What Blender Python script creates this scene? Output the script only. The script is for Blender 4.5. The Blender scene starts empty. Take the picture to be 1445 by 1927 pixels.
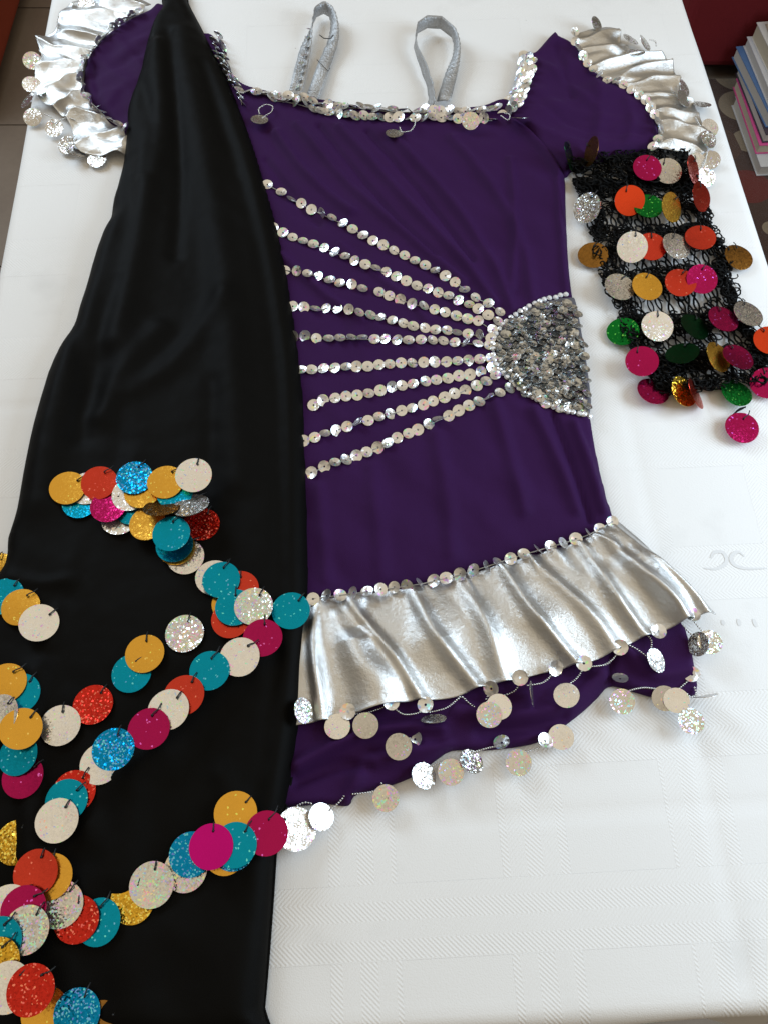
import bpy, math, random
import numpy as np
from mathutils import Matrix, Vector, noise as mnoise
random.seed(11); RNG = np.random.default_rng(5)
S = bpy.context.scene
COL = S.collection
TZ = 0.75                                   # table top height (m)

# ------------------------------------------------------------------ camera
F = 1600.0; PITCH = math.radians(64)
CAM = np.array([0, -0.753*math.cos(PITCH), TZ + 0.753*math.sin(PITCH)])
FWD = np.array([0, math.cos(PITCH), -math.sin(PITCH)]); UP = np.array([0, math.sin(PITCH), math.cos(PITCH)]); RT = np.array([1.0, 0, 0])
cd = bpy.data.cameras.new('camera'); co = bpy.data.objects.new('camera', cd); COL.objects.link(co)
cd.sensor_fit = 'VERTICAL'; cd.sensor_height = 24; cd.lens = 24*F/1927; cd.clip_start = 0.02; cd.clip_end = 60
co.location = CAM; co.rotation_euler = (math.pi/2 - PITCH, 0, 0)
S.camera = co

# ------------------------------------------------------------------ light
W = bpy.data.worlds.new('World'); S.world = W; W.use_nodes = True
wn, wl = W.node_tree.nodes, W.node_tree.links
bg = wn['Background']; tc = wn.new('ShaderNodeTexCoord'); sp = wn.new('ShaderNodeSeparateXYZ'); rp = wn.new('ShaderNodeValToRGB')
wl.new(tc.outputs['Generated'], sp.inputs[0]); wl.new(sp.outputs['Z'], rp.inputs[0]); wl.new(rp.outputs[0], bg.inputs[0])
e = rp.color_ramp.elements
e[0].position = 0.0; e[0].color = (0.12, 0.09, 0.06, 1)
e[1].position = 1.0; e[1].color = (1.0, 0.86, 0.645, 1)
m = rp.color_ramp.elements.new(0.35); m.color = (0.17, 0.14, 0.105, 1)
m = rp.color_ramp.elements.new(0.72); m.color = (0.66, 0.56, 0.42, 1)
bg.inputs[1].default_value = 0.80
def area(name, loc, target, sx, sy, power, color):
    l = bpy.data.lights.new(name, 'AREA'); l.shape = 'RECTANGLE'; l.size = sx; l.size_y = sy; l.energy = power; l.color = color
    o = bpy.data.objects.new(name, l); COL.objects.link(o); o.location = loc
    o.rotation_euler = (Vector(target) - Vector(loc)).to_track_quat('-Z', 'Y').to_euler()
area('window_light', (1.08, 0.0, 1.32), (0.2, 0.0, TZ), 0.6, 0.8, 14, (0.66, 0.83, 1.0))
area('far_window_light', (-1.15, 1.25, 1.7), (-0.3, 0.4, TZ), 0.7, 0.9, 18, (0.68, 0.84, 1.0))
S.view_settings.view_transform = 'Standard'; S.view_settings.look = 'None'; S.view_settings.gamma = 1; S.view_settings.exposure = 0.0
S.render.engine = 'CYCLES'
try:
    S.cycles.use_denoising = True
except Exception: pass
S.cycles.max_bounces = 8

# ------------------------------------------------------------------ pixel helpers (a pixel is a direction; height comes from what it lies on)
def P(x, y, h=0.0):
    d = FWD*F + RT*(x-722.5) - UP*(y-963.5)
    return CAM + d*((TZ+h-CAM[2])/d[2])
def PL(pts, h=0.0): return np.array([P(x, y, h)[:2] for x, y in pts])
def spline(pts, n=6, closed=False):
    p = np.array(pts, float); N = len(p); out = []
    for i in range(N if closed else N-1):
        if closed: a, b, c, d = p[(i-1) % N], p[i], p[(i+1) % N], p[(i+2) % N]
        else: a, b, c, d = p[max(i-1, 0)], p[i], p[i+1], p[min(i+2, N-1)]
        for k in range(n):
            t = k/n
            out.append(0.5*((2*b) + (c-a)*t + (2*a-5*b+4*c-d)*t*t + (3*b-a-3*c+d)*t**3))
    if not closed: out.append(p[-1])
    return np.array(out)
def resample(p, n):
    p = np.array(p, float); s = np.r_[0, np.cumsum(np.linalg.norm(np.diff(p, axis=0), axis=1))]
    t = np.linspace(0, s[-1], n)
    return np.stack([np.interp(t, s, p[:, k]) for k in range(p.shape[1])], 1)
def plen(p): return float(np.linalg.norm(np.diff(np.array(p), axis=0), axis=1).sum())
def dseg(X, Y, a, b):
    vx, vy = b[0]-a[0], b[1]-a[1]; L = vx*vx+vy*vy+1e-12
    t = np.clip(((X-a[0])*vx+(Y-a[1])*vy)/L, 0, 1)
    qx, qy = a[0]+t*vx, a[1]+t*vy
    return np.hypot(X-qx, Y-qy), qx, qy
def dpoly(X, Y, p, closed=True):
    D = np.full(X.shape, 1e9); QX = np.zeros(X.shape); QY = np.zeros(X.shape)
    for i in range(len(p) if closed else len(p)-1):
        d, qx, qy = dseg(X, Y, p[i], p[(i+1) % len(p)])
        m = d < D; D[m] = d[m]; QX[m] = qx[m]; QY[m] = qy[m]
    return D, QX, QY
def inside(X, Y, p):
    r = np.zeros(X.shape, bool)
    for i in range(len(p)):
        a, b = p[i], p[(i+1) % len(p)]
        c = (a[1] > Y) != (b[1] > Y)
        with np.errstate(divide='ignore', invalid='ignore'):
            r ^= c & (X < (b[0]-a[0])*(Y-a[1])/(b[1]-a[1]+1e-15)+a[0])
    return r
_perm = RNG.permutation(512)
def vnoise(X, Y, seed=0):
    xi = np.floor(X).astype(int); yi = np.floor(Y).astype(int); fx = X-xi; fy = Y-yi
    fx = fx*fx*(3-2*fx); fy = fy*fy*(3-2*fy)
    g = lambda i, j: _perm[(_perm[(i+seed*17) & 511] + j) & 511]/255.5-1
    return (g(xi, yi)*(1-fx)+g(xi+1, yi)*fx)*(1-fy)+(g(xi, yi+1)*(1-fx)+g(xi+1, yi+1)*fx)*fy

# ------------------------------------------------------------------ objects
def tag(o, label=None, cat=None, group=None, kind=None):
    for k, v in (('label', label), ('category', cat), ('group', group), ('kind', kind)):
        if v: o[k] = v
    return o
def root(name, loc, label, cat, group=None):
    o = bpy.data.objects.new(name, None); COL.objects.link(o); o.location = loc; o.empty_display_size = 0.02
    return tag(o, label, cat, group)
def origin(p):
    v = Vector((0, 0, 0))
    while p: v += Vector(p.location); p = p.parent
    return v
def link(name, me, mat=None, parent=None, world=True):
    o = bpy.data.objects.new(name, me); COL.objects.link(o)
    if mat and not me.materials: me.materials.append(mat)
    if parent:
        o.parent = parent
        if world and parent.type == 'EMPTY': o.matrix_parent_inverse = Matrix.Translation(-Vector(parent.location))
    return o
def mesh(name, v, f, smooth=True):
    me = bpy.data.meshes.new(name)
    me.from_pydata([tuple(map(float, q)) for q in v], [], [tuple(map(int, q)) for q in f]); me.update()
    if smooth: me.polygons.foreach_set('use_smooth', [True]*len(me.polygons))
    return me
def tube(pts, r, n=6, cap=True):
    p = np.array(pts, float); m = len(p); T = np.gradient(p, axis=0); T /= np.linalg.norm(T, axis=1)[:, None]+1e-12
    rr = np.full(m, r) if np.isscalar(r) else np.array(r); v = []; f = []
    up = np.array([0, 0, 1.0]) if abs(T[0][2]) < 0.9 else np.array([1.0, 0, 0]); b = np.cross(T[0], up)
    for i in range(m):
        b = b - T[i]*np.dot(b, T[i]); b /= np.linalg.norm(b)+1e-12; c = np.cross(T[i], b)
        for k in range(n):
            a = 2*math.pi*k/n; v.append(p[i]+rr[i]*(math.cos(a)*b+math.sin(a)*c))
    for i in range(m-1):
        for k in range(n):
            f.append((i*n+k, i*n+(k+1) % n, (i+1)*n+(k+1) % n, (i+1)*n+k))
    if cap: f.append(tuple(range(n))[::-1]); f.append(tuple((m-1)*n+k for k in range(n)))
    return v, f
class MB:
    def __init__(s): s.v = []; s.f = []
    def add(s, v, f):
        k = len(s.v); s.v += list(v); s.f += [tuple(i+k for i in q) for q in f]; return s
    def mesh(s, name, smooth=True): return mesh(name, s.v, s.f, smooth)
def box(x0, x1, y0, y1, z0, z1):
    v = [(x, y, z) for z in (z0, z1) for y in (y0, y1) for x in (x0, x1)]
    return v, [(0, 2, 3, 1), (4, 5, 7, 6), (0, 1, 5, 4), (2, 6, 7, 3), (0, 4, 6, 2), (1, 3, 7, 5)]
def bevel(o, w, seg=2):
    m = o.modifiers.new('bevel', 'BEVEL'); m.width = w; m.segments = seg; m.limit_method = 'ANGLE'; return o

# ------------------------------------------------------------------ materials
class NT:
    def __init__(s, name):
        s.m = bpy.data.materials.new(name); s.m.use_nodes = True; s.t = s.m.node_tree; s.b = s.t.nodes['Principled BSDF']
    def n(s, typ, **kw):
        o = s.t.nodes.new('ShaderNode'+typ)
        for k, v in kw.items(): setattr(o, k, v)
        return o
    def l(s, a, b): s.t.links.new(a, b)
    def set(s, **kw):
        for k, v in kw.items(): s.b.inputs[k.replace('_', ' ')].default_value = (*v, 1) if isinstance(v, tuple) and len(v) == 3 else v
        return s
    def math(s, op, a, b=None, c=None):
        o = s.n('Math', operation=op)
        for i, q in enumerate((a, b, c)):
            if q is None: continue
            if isinstance(q, (int, float)): o.inputs[i].default_value = q
            else: s.l(q, o.inputs[i])
        return o.outputs[0]
    def mix(s, f, a, b, blend='MIX'):
        o = s.n('Mix', data_type='RGBA', blend_type=blend)
        for i, q in ((0, f), (6, a), (7, b)):
            if isinstance(q, (int, float)): o.inputs[i].default_value = q
            elif isinstance(q, tuple): o.inputs[i].default_value = (*q, 1)
            else: s.l(q, o.inputs[i])
        return o.outputs[2]
    def noise(s, scale, detail=3, vec=None, rough=0.5):
        o = s.n('TexNoise'); o.inputs['Scale'].default_value = scale; o.inputs['Detail'].default_value = detail; o.inputs['Roughness'].default_value = rough
        if vec is None: vec = s.n('TexCoord').outputs['Object']
        s.l(vec, o.inputs['Vector']); return o.outputs[0]
    def bump(s, h, strength, dist=0.001, normal=None):
        o = s.n('Bump'); o.inputs['Strength'].default_value = strength; o.inputs['Distance'].default_value = dist
        s.l(h, o.inputs['Height'])
        if normal is not None: s.l(normal, o.inputs['Normal'])
        s.l(o.outputs[0], s.b.inputs['Normal']); return o.outputs[0]
    def ramp(s, f, stops):
        o = s.n('ValToRGB'); el = o.color_ramp.elements
        while len(el) < len(stops): el.new(0.5)
        for q, (p, c) in zip(el, stops): q.position = p; q.color = (*c, 1)
        s.l(f, o.inputs[0]); return o.outputs[0]

def mat_fabric(name, c1, c2, rough=0.8, sheen=0.25, sheen_c=(0.4, 0.3, 0.6), weave=1500, spec=0.25, wstr=0.35):
    k = NT(name); k.set(Roughness=rough, Sheen_Weight=sheen, Sheen_Roughness=0.5, Sheen_Tint=sheen_c, Specular_IOR_Level=spec)
    a = k.noise(9, 4); w = k.noise(weave, 2)
    k.l(k.mix(a, c1, c2), k.b.inputs['Base Color'])
    k.bump(w, wstr, 0.0006)
    return k.m
PURPLE = mat_fabric('purple_jersey', (0.0250, 0.0036, 0.043), (0.032, 0.0048, 0.056), 0.8, 0.04, (0.45, 0.25, 0.75), 1500, 0.15, 0.6)
BLACK = mat_fabric('black_satin_cloth', (0.0022, 0.0020, 0.0017), (0.0036, 0.0033, 0.0028), 0.60, 0.0, (0.3, 0.32, 0.4), 1800, 0.06, 0.3)
def mat_lame():
    k = NT('silver_lame'); k.set(Metallic=1.0, Roughness=0.27)
    a = k.noise(30, 4); b = k.noise(210, 5, rough=0.65); c = k.noise(2400, 1)
    k.l(k.mix(a, (0.58, 0.575, 0.56), (0.71, 0.705, 0.69)), k.b.inputs['Base Color'])
    r = k.n('MapRange'); r.inputs['To Min'].default_value = 0.25; r.inputs['To Max'].default_value = 0.42; k.l(a, r.inputs[0]); k.l(r.outputs[0], k.b.inputs['Roughness'])
    h = k.math('ADD', k.math('MULTIPLY', b, 0.8), k.math('MULTIPLY', c, 0.3)); k.bump(h, 0.42, 0.002)
    return k.m
LAME = mat_lame()
def mat_glitter(name, base, holo=0.0, rough=0.24, tilt=0.35, cell=0.0011, metal=0.95, hue=None, dots=0.0):
    """foil disc: every flake cell leans its own way; holo paints coloured glints into the base colour of some flakes"""
    k = NT(name); k.set(Metallic=metal, Roughness=rough)
    tcn = k.n('TexCoord'); oi = k.n('ObjectInfo')
    off = k.n('VectorMath', operation='SCALE'); off.inputs[0].default_value = (1.7, 2.3, 0.9); k.l(oi.outputs['Random'], off.inputs['Scale'])
    ad = k.n('VectorMath', operation='ADD'); k.l(tcn.outputs['Object'], ad.inputs[0]); k.l(off.outputs[0], ad.inputs[1])
    v = k.n('TexVoronoi'); v.inputs['Scale'].default_value = 1/cell; k.l(ad.outputs[0], v.inputs['Vector'])
    sub = k.n('VectorMath', operation='SUBTRACT'); k.l(v.outputs['Color'], sub.inputs[0]); sub.inputs[1].default_value = (0.5, 0.5, 0.5)
    sc = k.n('VectorMath', operation='SCALE'); k.l(sub.outputs[0], sc.inputs[0]); sc.inputs['Scale'].default_value = tilt
    g = k.n('NewGeometry'); a2 = k.n('VectorMath', operation='ADD'); k.l(g.outputs['Normal'], a2.inputs[0]); k.l(sc.outputs[0], a2.inputs[1])
    nm = k.n('VectorMath', operation='NORMALIZE'); k.l(a2.outputs[0], nm.inputs[0]); k.l(nm.outputs[0], k.b.inputs['Normal'])
    sx = k.n('SeparateColor'); k.l(v.outputs['Color'], sx.inputs[0])
    col = base
    big = k.noise(60, 2, ad.outputs[0])
    col = k.mix(k.math('MULTIPLY', big, 0.35), base, tuple(q*0.72 for q in base))
    if holo > 0:
        hs = k.n('CombineColor', mode='HSV')
        if hue: 
            hv = k.n('MapRange'); hv.inputs['To Min'].default_value = hue[0]; hv.inputs['To Max'].default_value = hue[1]; k.l(sx.outputs[1], hv.inputs[0]); k.l(hv.outputs[0], hs.inputs[0])
        else: k.l(k.math('FRACT', k.math('ADD', k.math('MULTIPLY', big, 3.0), k.math('MULTIPLY', sx.outputs[1], 0.35))), hs.inputs[0])
        hs.inputs[1].default_value = 0.55 if hue is None else 0.8; hs.inputs[2].default_value = 1.0
        amt = k.math('MULTIPLY', k.math('GREATER_THAN', sx.outputs[0], 1-holo), 0.85)
        col = k.mix(amt, col, hs.outputs[0])
    if isinstance(col, tuple): k.set(Base_Color=col)
    else: k.l(col, k.b.inputs['Base Color'])
    return k.m
GL = {
 'G': mat_glitter('gold_foil', (0.78, 0.42, 0.055), 0.012, tilt=0.12, hue=(0.1, 0.2)),
 'g': mat_glitter('gold_glitter_foil', (0.80, 0.46, 0.04), 0.18, rough=0.22, tilt=0.6, hue=(0.11, 0.16)),
 'R': mat_glitter('red_foil', (0.62, 0.055, 0.030), 0.01, tilt=0.12, hue=(0.0, 0.03)),
 'r': mat_glitter('red_glitter_foil', (0.60, 0.03, 0.018), 0.08, rough=0.25, tilt=0.4, hue=(0.0, 0.03)),
 'O': mat_glitter('orange_red_foil', (0.80, 0.075, 0.022), 0.0, tilt=0.08),
 'T': mat_glitter('teal_foil', (0.003, 0.32, 0.50), 0.025, tilt=0.12, hue=(0.48, 0.6)),
 't': mat_glitter('blue_glitter_foil', (0.003, 0.27, 0.58), 0.2, rough=0.25, tilt=0.45, hue=(0.5, 0.66)),
 'M': mat_glitter('magenta_foil', (0.42, 0.010, 0.10), 0.012, tilt=0.14, hue=(0.8, 0.9)),
 'P': mat_glitter('lit_magenta_foil', (0.55, 0.006, 0.22), 0.0, rough=0.2, tilt=0.05),  # magenta foil, its bright mirror reflection painted into the base colour
 'S': mat_glitter('pale_silver_foil', (0.87, 0.86, 0.84), 0.05, tilt=0.2),
 's': mat_glitter('holographic_silver_foil', (0.72, 0.71, 0.66), 0.22, rough=0.25, tilt=0.45),
 'W': mat_glitter('grey_silver_foil', (0.58, 0.56, 0.53), 0.03, tilt=0.3),
 'E': mat_glitter('green_foil', (0.006, 0.20, 0.030), 0.04, tilt=0.25, hue=(0.3, 0.36)),
 'D': mat_glitter('shaded_gold_foil', (0.30, 0.145, 0.03), 0.0, tilt=0.3),  # gold foil with the shade of a tilted disc put into its colour
 'K': mat_glitter('dark_green_foil', (0.004, 0.06, 0.018), 0.0, tilt=0.2),
}
SEQ = mat_glitter('sequin_silver', (0.80, 0.79, 0.77), 0.11, rough=0.3, tilt=0.22, cell=0.0022, metal=0.92)
SEQD = mat_glitter('sequin_dull_silver', (0.60, 0.61, 0.60), 0.04, rough=0.25, tilt=0.4, cell=0.0022, metal=0.95)
def mat_plain(name, c, rough=0.5, metal=0.0, **kw):
    k = NT(name); k.set(Roughness=rough, Metallic=metal, **kw)
    n_ = k.noise(40, 3); k.l(k.mix(n_, tuple(q*0.85 for q in c), c), k.b.inputs['Base Color']); return k.m
_k = NT('grey_silver_ribbon'); _k.set(Base_Color=(0.42, 0.42, 0.42), Roughness=0.48, Metallic=0.7); _k.bump(_k.noise(420, 3), 0.9, 0.0015); RIB = _k.m
THREAD = mat_plain('black_thread', (0.007, 0.007, 0.007), 0.6)
YARN = mat_plain('black_yarn', (0.0035, 0.0035, 0.0035), 0.7, Specular_IOR_Level=0.15)
BEAD = mat_plain('silver_glass_beads', (0.72, 0.70, 0.67), 0.2, 0.9)
STONE = mat_plain('silver_rhinestone', (0.90, 0.91, 0.93), 0.12, 0.35)
SILK = mat_plain('grey_silver_thread', (0.45, 0.44, 0.42), 0.4, 0.5)

def mat_cloth():
    k = NT('white_damask'); k.set(Roughness=0.78, Specular_IOR_Level=0.25, Sheen_Weight=0.08)
    s = k.n('SeparateXYZ'); k.l(k.n('TexCoord').outputs['Object'], s.inputs[0]); x, y = s.outputs[0], s.outputs[1]
    per, plain = 0.128, 0.078
    def band(c, o):
        f = k.math('MODULO', k.math('ADD', c, 10*per+o), per); return k.math('GREATER_THAN', f, plain), f
    bx, fx = band(x, 0.021); by, fy = band(y, 0.045)
    any_ = k.math('MAXIMUM', bx, by)
    def zig(c, w): return k.math('PINGPONG', c, w)
    hx = k.math('SINE', k.math('MULTIPLY', k.math('ADD', y, zig(k.math('ADD', x, 2.0), 0.0125)), 2*math.pi/0.0034))
    hy = k.math('SINE', k.math('MULTIPLY', k.math('ADD', x, zig(k.math('ADD', y, 2.0), 0.0125)), 2*math.pi/0.0034))
    h = k.n('Mix', data_type='FLOAT'); k.l(by, h.inputs[0]); k.l(hx, h.inputs[2]); k.l(hy, h.inputs[3])
    herr = k.math('MULTIPLY', h.outputs[0], any_)
    fine = k.noise(900, 2); wav = k.noise(7, 3)
    ht = k.math('ADD', k.math('ADD', k.math('MULTIPLY', herr, 0.00007), k.math('MULTIPLY', fine, 0.00018)), k.math('MULTIPLY', any_, 0.00015))
    o = k.n('Bump'); o.inputs['Strength'].default_value = 1.0; o.inputs['Distance'].default_value = 1.0; k.l(ht, o.inputs['Height']); k.l(o.outputs[0], k.b.inputs['Normal'])
    c = k.mix(wav, (0.79, 0.785, 0.775), (0.85, 0.845, 0.835))
    c = k.mix(k.math('MULTIPLY', k.math('SUBTRACT', 1.0, any_), 0.14), c, (0.74, 0.735, 0.725))
    # faint smudges and specks of dirt
    sm = k.ramp(k.noise(16, 4), [(0.60, (0, 0, 0)), (0.78, (1, 1, 1))]); c = k.mix(k.math('MULTIPLY', sm, 0.28), c, (0.58, 0.575, 0.56))
    v = k.n('TexVoronoi'); v.inputs['Scale'].default_value = 26; k.l(k.n('TexCoord').outputs['Object'], v.inputs['Vector'])
    dn = k.noise(15, 1); dot = k.math('MULTIPLY', k.math('LESS_THAN', v.outputs['Distance'], 0.022), k.math('GREATER_THAN', dn, 0.55))
    c = k.mix(k.math('MULTIPLY', dot, 0.5), c, (0.2, 0.18, 0.15))
    k.l(c, k.b.inputs['Base Color']); return k.m
CLOTH = mat_cloth()

# ------------------------------------------------------------------ setting: floor of tiles, rug
def mat_tile():
    k = NT('grey_brown_tile'); k.set(Roughness=0.45)
    a = k.noise(6, 5); b = k.noise(60, 4)
    k.l(k.mix(k.math('ADD', k.math('MULTIPLY', a, 0.7), k.math('MULTIPLY', b, 0.3)), (0.14, 0.11, 0.088), (0.26, 0.215, 0.17)), k.b.inputs['Base Color']); k.bump(b, 0.15); return k.m
floor = tag(link('floor', mesh('floor', *[q for q in box(-2.2, 2.2, -1.8, 3.0, -0.05, -0.006)], smooth=False), mat_plain('grout', (0.07, 0.055, 0.045), 0.9)), kind='structure')
TILE = mat_tile()
tw = 0.44; tme = mesh('tile', *box(-tw/2+0.002, tw/2-0.002, -tw/2+0.002, tw/2-0.002, -0.006, 0.0), smooth=False); tme.materials.append(TILE)
for i in range(-4, 5):
    for j in range(-4, 6):
        t = link('tile', tme, None, floor); t.location = (0.12+i*tw, 1.40+tw/2-(2-j)*tw, random.uniform(-0.0006, 0.0))
def mat_rug():
    k = NT('patterned_rug'); k.set(Roughness=0.95, Specular_IOR_Level=0.1, Sheen_Weight=0.2)
    tcn = k.n('TexCoord').outputs['Object']
    v = k.n('TexVoronoi', feature='F1'); v.inputs['Scale'].default_value = 8.5; v.inputs['Randomness'].default_value = 0.75; k.l(tcn, v.inputs['Vector'])
    sx = k.n('SeparateColor'); k.l(v.outputs['Color'], sx.inputs[0])
    pick = k.ramp(sx.outputs[0], [(0.0, (0.16, 0.018, 0.012)), (0.34, (0.33, 0.27, 0.19)), (0.36, (0.33, 0.27, 0.19)), (0.70, (0.10, 0.05, 0.032))])
    pick.node.color_ramp.interpolation = 'CONSTANT'
    inn = k.math('LESS_THAN', v.outputs['Distance'], 0.5)
    c = k.mix(inn, (0.07, 0.035, 0.024), pick)
    k.l(k.mix(k.math('MULTIPLY', k.noise(500, 2), 0.5), c, (0.02, 0.012, 0.01)), k.b.inputs['Base Color']); k.bump(k.noise(700, 2), 0.8, 0.003); return k.m
rug = link('rug', mesh('rug', *box(0.62, 2.0, 0.55, 1.555, 0.0005, 0.008), smooth=False), mat_rug())
bevel(tag(rug, 'brown rug with red and beige rounded shapes under the stacked books', 'rug'), 0.003)

# red upholstered seat behind the books
st = root('upholstered_seat', (1.45, 1.9, 0), 'dark red fabric seat standing behind the stacked books', 'seat')
def mat_up(name, c, w=700):
    return mat_fabric(name, tuple(q*0.8 for q in c), c, 0.92, 0.1, (0.5, 0.2, 0.2), w, 0.15, 0.8)
RED = mat_up('dark_red_upholstery', (0.20, 0.020, 0.026)); ORG = mat_up('rust_upholstery', (0.34, 0.062, 0.03))
bevel(link('base', mesh('base', *box(0.70, 2.2, 1.56, 2.4, 0.03, 0.30), smooth=False), RED, st), 0.02, 3)
bevel(link('cushion', mesh('cushion', *box(0.695, 2.205, 1.552, 2.4, 0.304, 0.44), smooth=False), RED, st), 0.045, 4)
for x in (0.78, 2.12):
    for y in (1.63, 2.32): link('foot', MB().add(*tube([(x, y, 0.0085 if y < 1.5 else 0.0), (x, y, 0.032)], [0.02, 0.025], 10)).mesh('foot'), THREAD, st)
# rust coloured armchair at the far left
ac = root('armchair', (-1.4, 1.7, 0), 'rust brown upholstered armchair standing on the tiled floor', 'armchair')
def slab(name, x0, x1, y0, y1, z0, z1, b=0.03, mt=ORG):
    o = bevel(link(name, mesh(name, *box(x0, x1, y0, y1, z0, z1), smooth=False), mt, ac), b, 4); o.rotation_euler.z = 0; return o
slab('arm', -1.14, -0.932, 1.40, 2.25, 0.022, 0.56, 0.03)
slab('base', -1.86, -1.144, 1.38, 2.2, 0.06, 0.28)
slab('cushion', -1.84, -1.146, 1.36, 2.05, 0.284, 0.42, 0.05)
slab('arm', -2.02, -1.864, 1.36, 2.25, 0.05, 0.56, 0.04)
slab('backrest', -1.86, -1.144, 2.06, 2.28, 0.284, 0.80, 0.05)
link('piping', MB().add(*tube([(-0.945, 1.402, 0.06), (-0.945, 1.402, 0.53), (-0.95, 1.5, 0.555), (-0.95, 2.2, 0.555)], 0.005, 6)).mesh('piping'), ORG, ac)
for x in (-1.95, -1.05):
    for y in (1.43, 2.18): link('foot', MB().add(*tube([(x, y, 0.0), (x, y, 0.055)], [0.02, 0.026], 10)).mesh('foot'), THREAD, ac)

# ------------------------------------------------------------------ books
def mat_pages(c):
    k = NT('pages'); k.set(Roughness=0.8); s = k.n('SeparateXYZ'); k.l(k.n('TexCoord').outputs['Object'], s.inputs[0])
    w = k.n('TexNoise'); w.noise_dimensions = '1D'; w.inputs['Scale'].default_value = 1400; k.l(s.outputs[2], w.inputs['W'])
    k.l(k.mix(w.outputs[0], tuple(q*0.72 for q in c), c), k.b.inputs['Base Color']); return k.m
PG = [mat_pages((0.66, 0.63, 0.57)), mat_pages((0.62, 0.56, 0.42))]
BK = [ # far-left corner pixel, z0, thickness, width, depth, yaw, cover colour, pages, spine print, label
 ((1379, 190), 0.009, 0.026, 0.16, 0.235, 3.8, (0.62, 0.64, 0.68), 0, (0.25, 0.04, 0.07), 'white book with a dark red spine panel lying lowest in the stack'),
 ((1381, 156), 0.036, 0.024, 0.155, 0.225, 3.0, (0.72, 0.10, 0.33), 1, (0.7, 0.7, 0.72), 'pink covered book near the bottom of the stack'),
 ((1386, 130), 0.061, 0.022, 0.165, 0.235, 4.5, (0.06, 0.045, 0.07), 0, (0.3, 0.25, 0.4), 'dark covered book with grey pages under the blue book'),
 ((1380, 98), 0.084, 0.028, 0.17, 0.24, 8.0, (0.10, 0.20, 0.42), 0, (0.6, 0.7, 0.8), 'blue covered book lying askew in the stack'),
 ((1401, 78), 0.113, 0.024, 0.165, 0.23, 5.0, (0.70, 0.71, 0.75), 0, (0.3, 0.35, 0.5), 'white covered book resting on the blue book'),
 ((1417, 56), 0.138, 0.036, 0.15, 0.215, 7.0, (0.72, 0.71, 0.70), 1, (0.3, 0.2, 0.2), 'thick white covered book with cream pages high in the stack'),
 ((1443, 36), 0.175, 0.026, 0.15, 0.21, 3.0, (0.45, 0.36, 0.28), 1, (0.2, 0.1, 0.1), 'tan covered book lying topmost in the stack'),
]
for (px, z0, th, w, d, yaw, c, pgi, sc_, lab) in BK:
    p = P(*px, z0+th/2-TZ); R_ = root('book', (p[0], p[1], z0), lab, 'book', 'books stacked on the rug'); R_.rotation_euler.z = math.radians(yaw)
    cm = mat_plain('book_cover', c, 0.35); t_ = 0.0016
    for nm, bb in (('cover', (0, w, -d, 0, 0, t_)), ('cover', (0, w, -d, 0, th-t_, th)), ('spine', (w-t_, w, -d, 0, t_, th-t_))):
        o = link(nm, mesh(nm, *box(*bb), smooth=False), cm, R_, False)
    link('page_block', mesh('page_block', *box(0.003, w-t_, -d+0.003, -0.003, t_, th-t_), smooth=False), PG[pgi], R_, False)

# ------------------------------------------------------------------ table and tablecloth
YAW = math.radians(2.92); ca, sa = math.cos(YAW), math.sin(YAW)
Wd, L0, L1 = 0.40, -0.398, 1.15          # half width, near end, far end (table-local)
ctr = P(0, 0, 0)*0; ctr = (P(90, 0)+P(1292, 0))/2
tx0 = ctr[0] + sa/ca*(ctr[1])            # axis crosses y=0 here
def TLW(x, y): return (tx0 + x*ca - y*sa, x*sa + y*ca)
tb = root('table', (tx0, 0, 0), 'wooden table hidden under the white damask cloth', 'table'); tb.rotation_euler.z = YAW
WOOD = mat_plain('brown_wood', (0.22, 0.12, 0.06), 0.4)
bevel(link('table_top', mesh('table_top', *box(-Wd+0.006, Wd-0.006, L0+0.006, L1-0.006, TZ-0.03, TZ-0.004), smooth=False), WOOD, tb, False), 0.004)
for x in (-Wd+0.06, Wd-0.06):
    for y in (L0+0.07, L1-0.07): link('leg', mesh('leg', *box(x-0.03, x+0.03, y-0.03, y+0.03, 0.0, TZ-0.031), smooth=False), WOOD, tb, False)
def cloth_relief(X, Y):
    z = vnoise(X*4, Y*4, 1)*0.0011+vnoise(X*11, Y*9, 2)*0.0006-0.0017
    for yc, amp in ((-0.262, 0.0013), (0.13, 0.0010), (0.52, 0.0012)):   # ironed creases across
        z = z-amp*np.exp(-((Y-yc-0.004*np.sin(X*9))/0.004)**2)
    return z-0.001*np.exp(-((X-0.22)/0.004)**2)
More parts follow.
